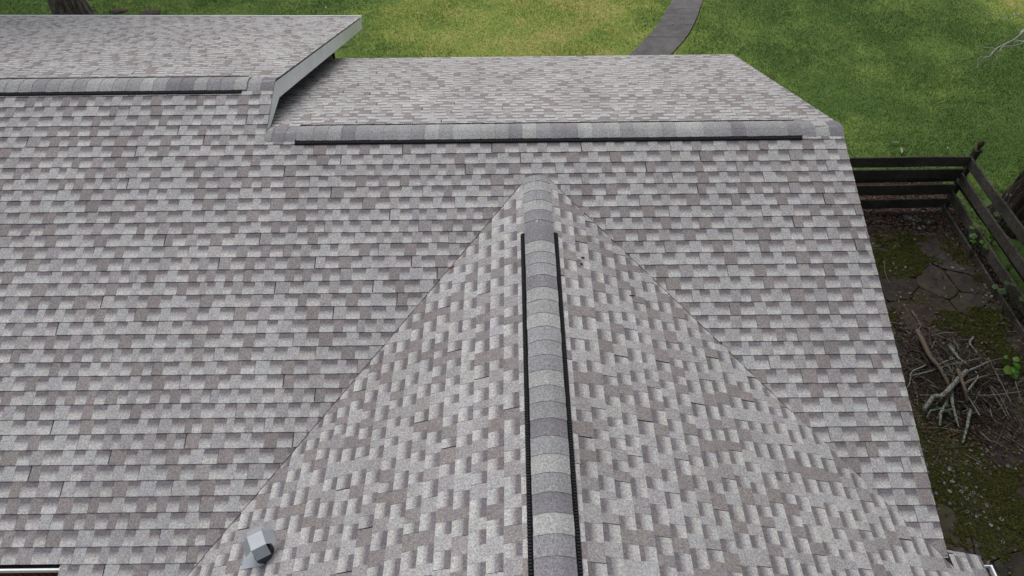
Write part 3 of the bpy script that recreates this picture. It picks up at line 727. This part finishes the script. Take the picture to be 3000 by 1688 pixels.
# ------------------------------------------------------------------ brush pile
Z_ = 3.8125
sticks = [
 ('brown', .036, .030, .16, [(330,180),(400,320),(480,480),(580,600),(660,740),(690,820)], 'long straight tan stick with its lower half lichened, leaning into the brush pile'),
 ('lich', .038, .030, .20, [(880,640),(790,730),(700,830),(600,915),(520,920),(450,1010),(405,1085)], 'thick crooked lichened branch bent to a bare elbow across the brush pile'),
 ('brown', .026, .022, .26, [(785,620),(830,740),(870,860),(885,975)], 'short bare brown stick lying on top of the brush pile'),
 ('lich', .026, .018, .10, [(690,350),(740,420),(790,490),(880,560),(960,640)], 'pale lichened stick poking out towards the fence corner'),
 ('lich', .028, .012, .14, [(715,850),(720,960),(740,1060),(770,1180),(800,1270)], 'lichened branch with a side fork hanging down the pile front'),
 ('lich', .024, .018, .12, [(690,900),(650,1010),(600,1100),(585,1250)], 'lichened stick splayed beside the forked one'),
 ('lich', .026, .016, .06, [(925,1060),(905,1180),(880,1300),(840,1440)], 'blue-grey lichened stick end lying on leaves below the pile'),
 ('dark', .015, .008, .12, [(880,1000),(1000,1080),(1160,1150),(1300,1230),(1430,1300)], 'long thin dark branch running out over the moss from the pile'),
 ('dark', .014, .006, .20, [(860,740),(1050,640),(1250,540),(1480,440)], 'long thin dark branch pointing past the green seedling to the fence'),
 ('lich', .020, .012, .15, [(900,640),(960,610),(1060,570),(1145,525)], 'short lichened stick beside the long thin one at the seedling end'),
 ('brown', .026, .014, .17, [(860,790),(930,740),(1040,710),(1145,675)], 'curved reddish brown stick at the seedling side of the pile'),
 ('lich', .016, .010, .19, [(890,870),(950,790),(1010,690),(930,590)], 'kinked lichened twig crossing the seedling side of the pile'),
 ('lich', .013, .007, .10, [(480,540),(370,600),(270,650),(250,770),(210,830)], 'thin bent lichened branch curling towards the shingled eave'),
 ('dark', .012, .008, .05, [(210,430),(300,400),(380,380)], 'short dark twig lying between eave and brush pile'),
 ('lich', .017, .012, .11, [(560,570),(680,520),(760,490)], 'short lichened stick lodged behind the tan one'),
 ('lich', .018, .012, .04, [(960,260),(920,330),(1005,440)], 'small hooked stick alone on the flagstones by the pile'),
 ('dark', .010, .007, .07, [(240,920),(460,965),(700,1000)], 'thin dark straight twig under the crooked branch elbow'),
 ('dark', .010, .005, .06, [(1050,745),(1250,770),(1420,850),(1525,830)], 'thin wavy dark twig reaching out below the seedling'),
]
SC = {'brown': (.135,.108,.084), 'lich': (.075,.065,.055), 'dark': (.045,.038,.034)}
for kind, r0, r1, h, pts, lab in sticks:
    P = []
    for i, (x, y) in enumerate(pts):
        f_ = i/(len(pts)-1); hh = GZ+.045+r0+h*math.sin(math.pi*min(1,.25+f_*.6)); P.append(ground(2600+x/Z_, 920+y/Z_, hh))
    q = spline(P, 4); m_ = MB(); org = q[0].copy(); r0 *= 1.0; r1 *= .9
    m_.tube([v-org for v in q], [r0+(r1-r0)*i/(len(q)-1) for i in range(len(q))], 8, SC[kind], .1)
    if 'fork' in lab and 'side' in lab:
        m_.tube([q[len(q)//2]-org, q[len(q)//2]-org+Vector((-.18,-.02,-.02)), q[len(q)//2]-org+Vector((-.26,-.12,-.06))], [.014,.011,.008], 6, SC[kind], .1)
    o = m_.build('fallen_branch', MSTICK if kind == 'lich' else MBARE, None, True); o.location = org
    if 'tan stick' in lab: o.data.materials[0] = MBARE
    tag(o, lab, 'branch', 'sticks of the brush pile')
pc = ground(2600+700/Z_, 920+800/Z_); m_ = MB()
for _ in range(1100):
    a = random.uniform(0,6.28); rr = abs(random.gauss(0,.5)); c = pc+Vector((rr*math.cos(a)*.9, rr*math.sin(a)*1.05, random.uniform(.05,.05+.16*max(0,1-rr)))); d = Vector((random.gauss(0,1),random.gauss(0,1),random.gauss(0,.12))).normalized()*random.uniform(.15,.6)
    k = random.choice([(.05,.04,.034),(.08,.066,.055),(.17,.165,.145),(.03,.025,.022),(.05,.04,.034)]); b = random.uniform(.003,.009)
    m_.tube([c-d*.5, c+Vector((random.uniform(-.03,.03),random.uniform(-.03,.03),.01)), c+d*.5], [b,b,b*.5], 5, k)
for _ in range(24):
    a = random.uniform(0,6.28); rr = abs(random.gauss(0,.3)); d = Vector((random.gauss(0,1),random.gauss(0,1),random.gauss(0,.1))).normalized()*random.uniform(.4,1.0)
    c = pc+Vector((rr*math.cos(a),rr*math.sin(a),random.uniform(.09,.2))); b = random.uniform(.007,.014); j = lambda: Vector((random.uniform(-.05,.05),random.uniform(-.05,.05),random.uniform(-.01,.02)))
    k = random.choice([(.13,.142,.122),(.17,.185,.16),(.09,.078,.066),(.055,.046,.04)]); q = spline([c-d*.5, c-d*.15+j(), c+d*.2+j(), c+d*.5], 2); m_.tube(q, [b*(1-.5*i/(len(q)-1)) for i in range(len(q))], 6, k, .15)
tag(m_.build('brush_twigs', MBARE), 'tangle of thin dead twigs filling the brush pile', 'twigs', None, 'stuff')
# single sticks elsewhere
for name, pts, r0, col, lab in (
    ('fallen_branch', [(2738,633),(2760,672),(2785,705),(2815,735)], .012, (.09,.08,.07), 'thin pale stick on the flagstones along the bottom fence board'),
    ('fallen_branch', [(2590,766),(2593,800),(2607,835)], .011, (.11,.095,.08), 'pale crooked stick lying on moss close to the shingled eave'),
    ('fallen_branch', [(2560,672),(2600,660),(2630,645)], .006, (.05,.042,.036), 'dark thin twig at the litter edge near the pale round leaves'),
    ('fallen_branch', [(2670,910),(2690,940),(2700,960)], .02, (.13,.11,.095), 'short pale split stick just above the brush pile'),
    ('fallen_branch', [(2790,760),(2805,745),(2822,738)], .006, (.03,.026,.024), 'small black curved twig on a mossy flagstone')):
    P = [ground(x,y,GZ+.06) for x,y in pts]; q = spline(P,4); org = q[0].copy(); m_ = MB(); m_.tube([v-org for v in q], [r0*(1-.5*i/(len(q)-1)) for i in range(len(q))], 7, col, .1)
    o = m_.build(name, MBARE, None, True); o.location = org; tag(o, lab, 'branch')
# ------------------------------------------------------------------ ground cover: litter, moss, lichen, grass
def scatter_leaves(name, pts, size, cols, mat, zr, tilt=.35, seed=1, z0=GZ):
    r = np.random.default_rng(seed); n = len(pts); a = r.uniform(0,6.28,n); s = r.uniform(size[0],size[1],n)[:,None]
    d = np.stack([np.cos(a),np.sin(a),r.normal(0,tilt,n)],1); e = np.stack([-np.sin(a),np.cos(a),r.normal(0,tilt,n)],1)
    P = np.column_stack([pts, z0+r.uniform(zr[0],zr[1],n)])
    V = np.stack([P-d*s, P+e*s*.5, P+d*s, P-e*s*.5],1).reshape(-1,3)
    C_ = np.array(cols)[r.integers(0,len(cols),n)]*r.uniform(.7,1.3,(n,1))
    return obj(name, mesh_fast(name, V, np.arange(n*4).reshape(n,4), 4, C_, mat))
def vnoise(x, y, s, seed):
    r = np.random.default_rng(seed); G = r.uniform(0,1,(64,64)); x = (x*s)%63; y = (y*s)%63; i = np.floor(x).astype(int); j = np.floor(y).astype(int); fx = x-i; fy = y-j
    fx = fx*fx*(3-2*fx); fy = fy*fy*(3-2*fy); return (G[i,j]*(1-fx)+G[i+1,j]*fx)*(1-fy)+(G[i,j+1]*(1-fx)+G[i+1,j+1]*fx)*fy
u = rng.uniform
BR = [(.10,.055,.04),(.11,.075,.06),(.06,.035,.03),(.15,.125,.11),(.045,.028,.024),(.10,.085,.07)]
p1 = np.column_stack([u(-.2,4.5,9000), rng.normal(2.95,.34,9000)]); p1 = p1[(p1[:,1] > 2.2)&(p1[:,1] < 4.05)]
p2 = np.column_stack([rng.normal(4.3,.22,5200), u(-6,3.4,5200)]); p2 = p2[p2[:,0] > 3.85]
p3 = rng.normal(0,1,(4200,2))*np.array([.55,.62])+np.array([pc.x,pc.y-.1])
p4 = np.column_stack([u(0,4.1,1700), u(-7,2.6,1700)])
lit = np.concatenate([p1,p2,p3,p4])
tag(scatter_leaves('leaf_litter', lit, (.012,.036), BR, MLITTER, (.035,.075), .35, 4), 'dry brown leaf litter strewn under the fence and around the brush pile', 'leaves', None, 'stuff')
mo = np.column_stack([u(-.1,4.1,300000), u(-4.4,2.5,300000)]); nz = vnoise(mo[:,0]+9,mo[:,1]+9,1.5,5)*.55+vnoise(mo[:,0]+9,mo[:,1]+9,4.,6)*.3+vnoise(mo[:,0]+9,mo[:,1]+9,11.,8)*.15
near_edge = np.clip((2.4-mo[:,0])/8,0,.09)+np.clip((-1.3-mo[:,1])*.03,0,.14)
mo = mo[(nz+near_edge > .555)&(np.hypot(mo[:,0]-pc.x,mo[:,1]-pc.y) > .45)]
tag(scatter_leaves('moss', mo, (.007,.015), [(.062,.078,.010),(.085,.096,.014),(.042,.054,.010),(.068,.064,.018)], MMOSS, (.034,.058), .8, 6), 'olive green moss cushions spreading over the flagstones', 'moss', None, 'stuff')
# lichen rosettes
LV, LF, LC = [], [], []
def rosette(x, y, r_, z, ringed, c):
    n = 10; ring_ = [(x+r_*math.cos(i*.628)*random.uniform(.75,1.15), y+r_*math.sin(i*.628)*random.uniform(.75,1.15), z) for i in range(n)]
    b = len(LV)
    if ringed:
        inn = [(x+(q[0]-x)*.55, y+(q[1]-y)*.55, z) for q in ring_]; LV.extend(ring_+inn)
        for i in range(n): j = (i+1)%n; LF.append((b+i,b+j,b+n+j,b+n+i)); LC.extend([c]*4)
    else: LV.extend(ring_); LF.append(tuple(range(b,b+n))); LC.extend([c]*n)
cl_ = [(2690,650,16,.28),(2780,780,16,.2),(2640,790,10,.2),(2870,870,14,.2),(2700,1430,30,.35),(2860,1520,34,.4),(2820,1400,22,.3),(2760,1380,16,.25),(2960,1390,8,.2),(2640,860,8,.2),(2770,930,10,.3),(2830,1480,18,.3),(2700,1300,14,.25)]
for (px, py, n_, sp_) in cl_:
    c = ground(px,py)
    for _ in range(n_): rosette(c.x+random.gauss(0,sp_*.6), c.y+random.gauss(0,sp_*.6), random.choice([.005,.008,.011,.016,.026]), GZ+.0475+random.uniform(0,.012), random.random() < .5, random.choice([(.16,.17,.15),(.22,.23,.2),(.12,.13,.12)]))
for _ in range(110): rosette(random.uniform(.2,4.0), random.uniform(-6,2.4), random.uniform(.006,.02), GZ+.0475+random.uniform(0,.012), random.random()<.4, random.choice([(.16,.17,.15),(.2,.2,.17),(.12,.13,.12)]))
tag(obj('lichen', mesh_np('lichen', LV, LF, LC, False, MLICHEN)), 'pale crusty lichen rosettes dotting the flagstones', 'lichen', None, 'stuff')
# grass blades
NB = 560000
gx = u(-19.5,11.5,NB); gy = u(2.6,14.5,NB)
def inpoly(x, y, poly):
    c = np.zeros(len(x), bool); n = len(poly)
    for i in range(n):
        (x1,y1),(x2,y2) = poly[i], poly[(i+1)%n]
        k = ((y1 > y) != (y2 > y)) & (x < (x2-x1)*(y-y1)/(y2-y1+1e-12)+x1); c ^= k
    return c
edge = vnoise(gx+20, gy, 2.2, 9)*.7
ok = ~inpoly(gx, gy, ring) & ~((gx < 4.75)&(gx > -7)&(gy < 3.35+edge)) & ~((gx < .1)&(gy < 4.0)) & ~((gx < -6.6)&(gy < 5.6)) & ~((np.hypot(gx-5.52,gy-2.75) < .75))
gx, gy = gx[ok], gy[ok]; n = len(gx); a = u(0,6.28,n); h = u(.018,.045,n)*(.6+.8*vnoise(gx+20,gy,.9,10)); w = u(.004,.008,n); l = rng.normal(0,.6,(n,2))*h[:,None]
P0 = np.column_stack([gx-np.cos(a)*w, gy-np.sin(a)*w, np.full(n,GZ)]); P1 = np.column_stack([gx+np.cos(a)*w, gy+np.sin(a)*w, np.full(n,GZ)]); P2 = np.column_stack([gx+l[:,0], gy+l[:,1], GZ+h])
gc = np.clip(rng.normal(1,.22,(n,1)),.5,1.7)*np.array([[1,1,1]]); gc[:,0] *= u(.85,1.25,n)
grass = obj('grass', mesh_fast('grass', np.stack([P0,P1,P2],1).reshape(-1,3), np.arange(n*3).reshape(n,3), 3, gc, MBLADE)); tag(grass, 'mown green lawn grass with worn dry patches and a painted sunlit corner', 'grass', None, 'stuff')
# ------------------------------------------------------------------ small plants and fallen leaves
def leaf_poly(L_, W_, lobes):
    pts = []
    n = 15
    for i in range(n):
        t_ = -math.pi+2*math.pi*i/n; r_ = .5+.5*abs(math.cos(lobes*t_/2))**.7 if lobes else 1
        pts.append((L_*.5*(1-math.cos(t_))*.5*2*r_*.5, W_*.5*math.sin(t_)*r_))
    return pts
def plant(px, py, z, nl, spread, size, cols, lobes, label, seed, h=.2, name='leafy_plant', cat='plant', flat=False):
    r = random.Random(seed); c = ground(px,py,z); base = Vector((c.x,c.y,GZ+.03)); p_ = empty(name, base, label, cat)
    for i in range(nl):
        a = r.uniform(0,6.28); rr = spread*r.uniform(.15,1)**.7; tip = Vector((c.x-base.x+rr*math.cos(a), c.y-base.y+rr*math.sin(a), z-base.z+r.uniform(-h*.4,h*.4)))
        tip.z = max(tip.z, .02)
        m_ = MB(); m_.tube([Vector((r.uniform(-.02,.02),r.uniform(-.02,.02),-.02)), tip*.5+Vector((0,0,.02)), tip], [.004,.003,.002], 5, (.05,.07,.02)) if not flat else None
        b = r.uniform(0,6.28) if flat else a+r.uniform(-.5,.5); dx = Vector((math.cos(b),math.sin(b),r.uniform(-.35,.1) if not flat else 0)).normalized(); dy = Vector((-math.sin(b),math.cos(b),r.uniform(-.25,.25) if not flat else 0)); s = size*r.uniform(.65,1.2)
        col = tuple(x*r.uniform(.75,1.25) for x in r.choice(cols)); N = 16; cen = tip+dx*s*.45; ringp = []
        for k in range(N):
            t_ = 2*math.pi*k/N; q = (1-.42*abs(math.sin(lobes*t_/2))) if lobes else 1
            ringp.append(cen+dx*(s*.55*math.cos(t_)*q)+dy*(s*.48*math.sin(t_)*q)-Vector((0,0,.12*s*math.sin(t_)**2)))
        for k in range(N): m_.face([cen+Vector((0,0,.02*s)), ringp[k], ringp[(k+1)%N]], col)
        m_.build('leaf', MLEAF, p_)
    return p_
GR = [(.06,.13,.025),(.045,.11,.02),(.09,.16,.04)]
plant(2880,690,-3.45,9,.17,.16,GR,5,'lobed green plant poking through the fence boards',1)
plant(2862,640,-3.6,6,.12,.10,[(.10,.13,.04),(.07,.12,.03)],5,'small yellowish plant behind the second fence board',2)
plant(2935,665,-3.6,10,.22,.14,[(.035,.085,.02),(.05,.10,.025)],5,'dark leafy plant between fence and the furrowed trunk',3)
plant(2990,740,-3.5,9,.2,.15,[(.035,.085,.02),(.05,.10,.025)],5,'leafy plant growing at the foot of the dark trunk',4)
plant(2990,850,-3.4,8,.2,.16,[(.03,.075,.018),(.045,.09,.022)],5,'dark green plant beyond the fence further along from the trunk',7)
plant(2958,1068,-3.82,7,.12,.11,[(.08,.2,.025),(.10,.24,.04)],0,'bright green seedling with rounded leaves beside the brush pile',5)
plant(2925,845,-3.75,2,.05,.10,[(.08,.12,.07),(.07,.12,.05)],0,'single-stemmed green weed between the lower fence boards',8)
plant(2690,648,GZ+.06,9,.2,.085,[(.20,.24,.21),(.16,.20,.17)],0,'cluster of pale grey-green round leaves flat on the patio',6,.0,'pale_leaf_patch','plant',True)
plant(2600+610/Z_,920+1050/Z_,GZ+.2,5,.06,.06,[(.03,.08,.03)],0,'tiny dark green sprig growing out of the brush pile front',9)
# fallen leaves on the lawn
for px, py, s, col, lab in ((2622,418,.10,(.24,.21,.15),'pale upright curled leaf on the dark lawn behind the fence'),(2640,441,.11,(.26,.23,.16),'pale narrow leaf lying flat on the lawn behind the fence'),
    (1005,131,.12,(.25,.22,.14),'tan curled leaf on the grass beneath the white rake board'),(1080,99,.07,(.3,.28,.2),'small pale leaf on the grass off the high roof corner'),(1890,77,.07,(.03,.02,.015),'small dark leaf on the grass left of the path'),
    (2258,222,.1,(.12,.06,.04),'reddish brown leaf on the grass at the low wing rake'),(955,22,.07,(.3,.28,.2),'pale speck of a leaf on the grass beyond the gutter end'),(2775,434,.05,(.3,.29,.24),'tiny pale leaf near the fence post finial'),(1970,70,.06,(.3,.28,.25),'pale leaf fragment on the dark path')):
    a = random.uniform(0,3.14); d = Vector((math.cos(a),math.sin(a),0)); e = Vector((-d.y,d.x,0)); m_ = MB()
    L_ = [d*(-s), d*(-s*.4)+e*s*.28+Vector((0,0,.02)), d*(s*.4)+e*s*.25+Vector((0,0,.025)), d*s+Vector((0,0,.01)), d*(s*.4)-e*s*.25+Vector((0,0,.02)), d*(-s*.4)-e*s*.28+Vector((0,0,.015))]
    m_.face([L_[0],L_[1],L_[2],L_[3]], col); m_.face([L_[0],L_[3],L_[4],L_[5]], col)
    o = m_.build('fallen_leaf', MLITTER); o.location = ground(px,py,GZ+.05); tag(o, lab, 'leaf', 'fallen leaves')

# bits of debris lying on the roof
def on_plane(px, py, fr):
    v = ray(px, py); n_ = fr.to_3x3().col[2]; o_ = fr.translation; return CAM+v*((o_-CAM).dot(n_)/v.dot(n_)), n_
for px, py, fr, L_, W_, col, lab, nm in ((1326,783,FL,.05,.018,(.30,.13,.07),'rusty orange leaf scrap beside the left valley cut','fallen_leaf'),(1706,757,FR,.03,.02,(.05,.035,.03),'dark brown crumb of debris right of the cross ridge','fallen_leaf'),
    (1702,775,FR,.022,.018,(.06,.04,.034),'smaller dark crumb of debris below the other on the cross slope','fallen_leaf'),(1850,868,FR,.06,.008,(.03,.027,.025),'short dark twig lying on the right cross slope','twig'),(1016,1105,FL,.05,.008,(.06,.05,.045),'thin brown twig lying on the left cross slope','twig')):
    c, n_ = on_plane(px, py, fr); d = Vector((1,.25,0)); d = (d-n_*d.dot(n_)).normalized(); e = n_.cross(d); m_ = MB()
    m_.box((0,0,0), (L_/2,W_/2,.003), (d,e,n_), col, .002); o = m_.build(nm, MLITTER); o.location = c+n_*.0135; tag(o, lab, 'debris')
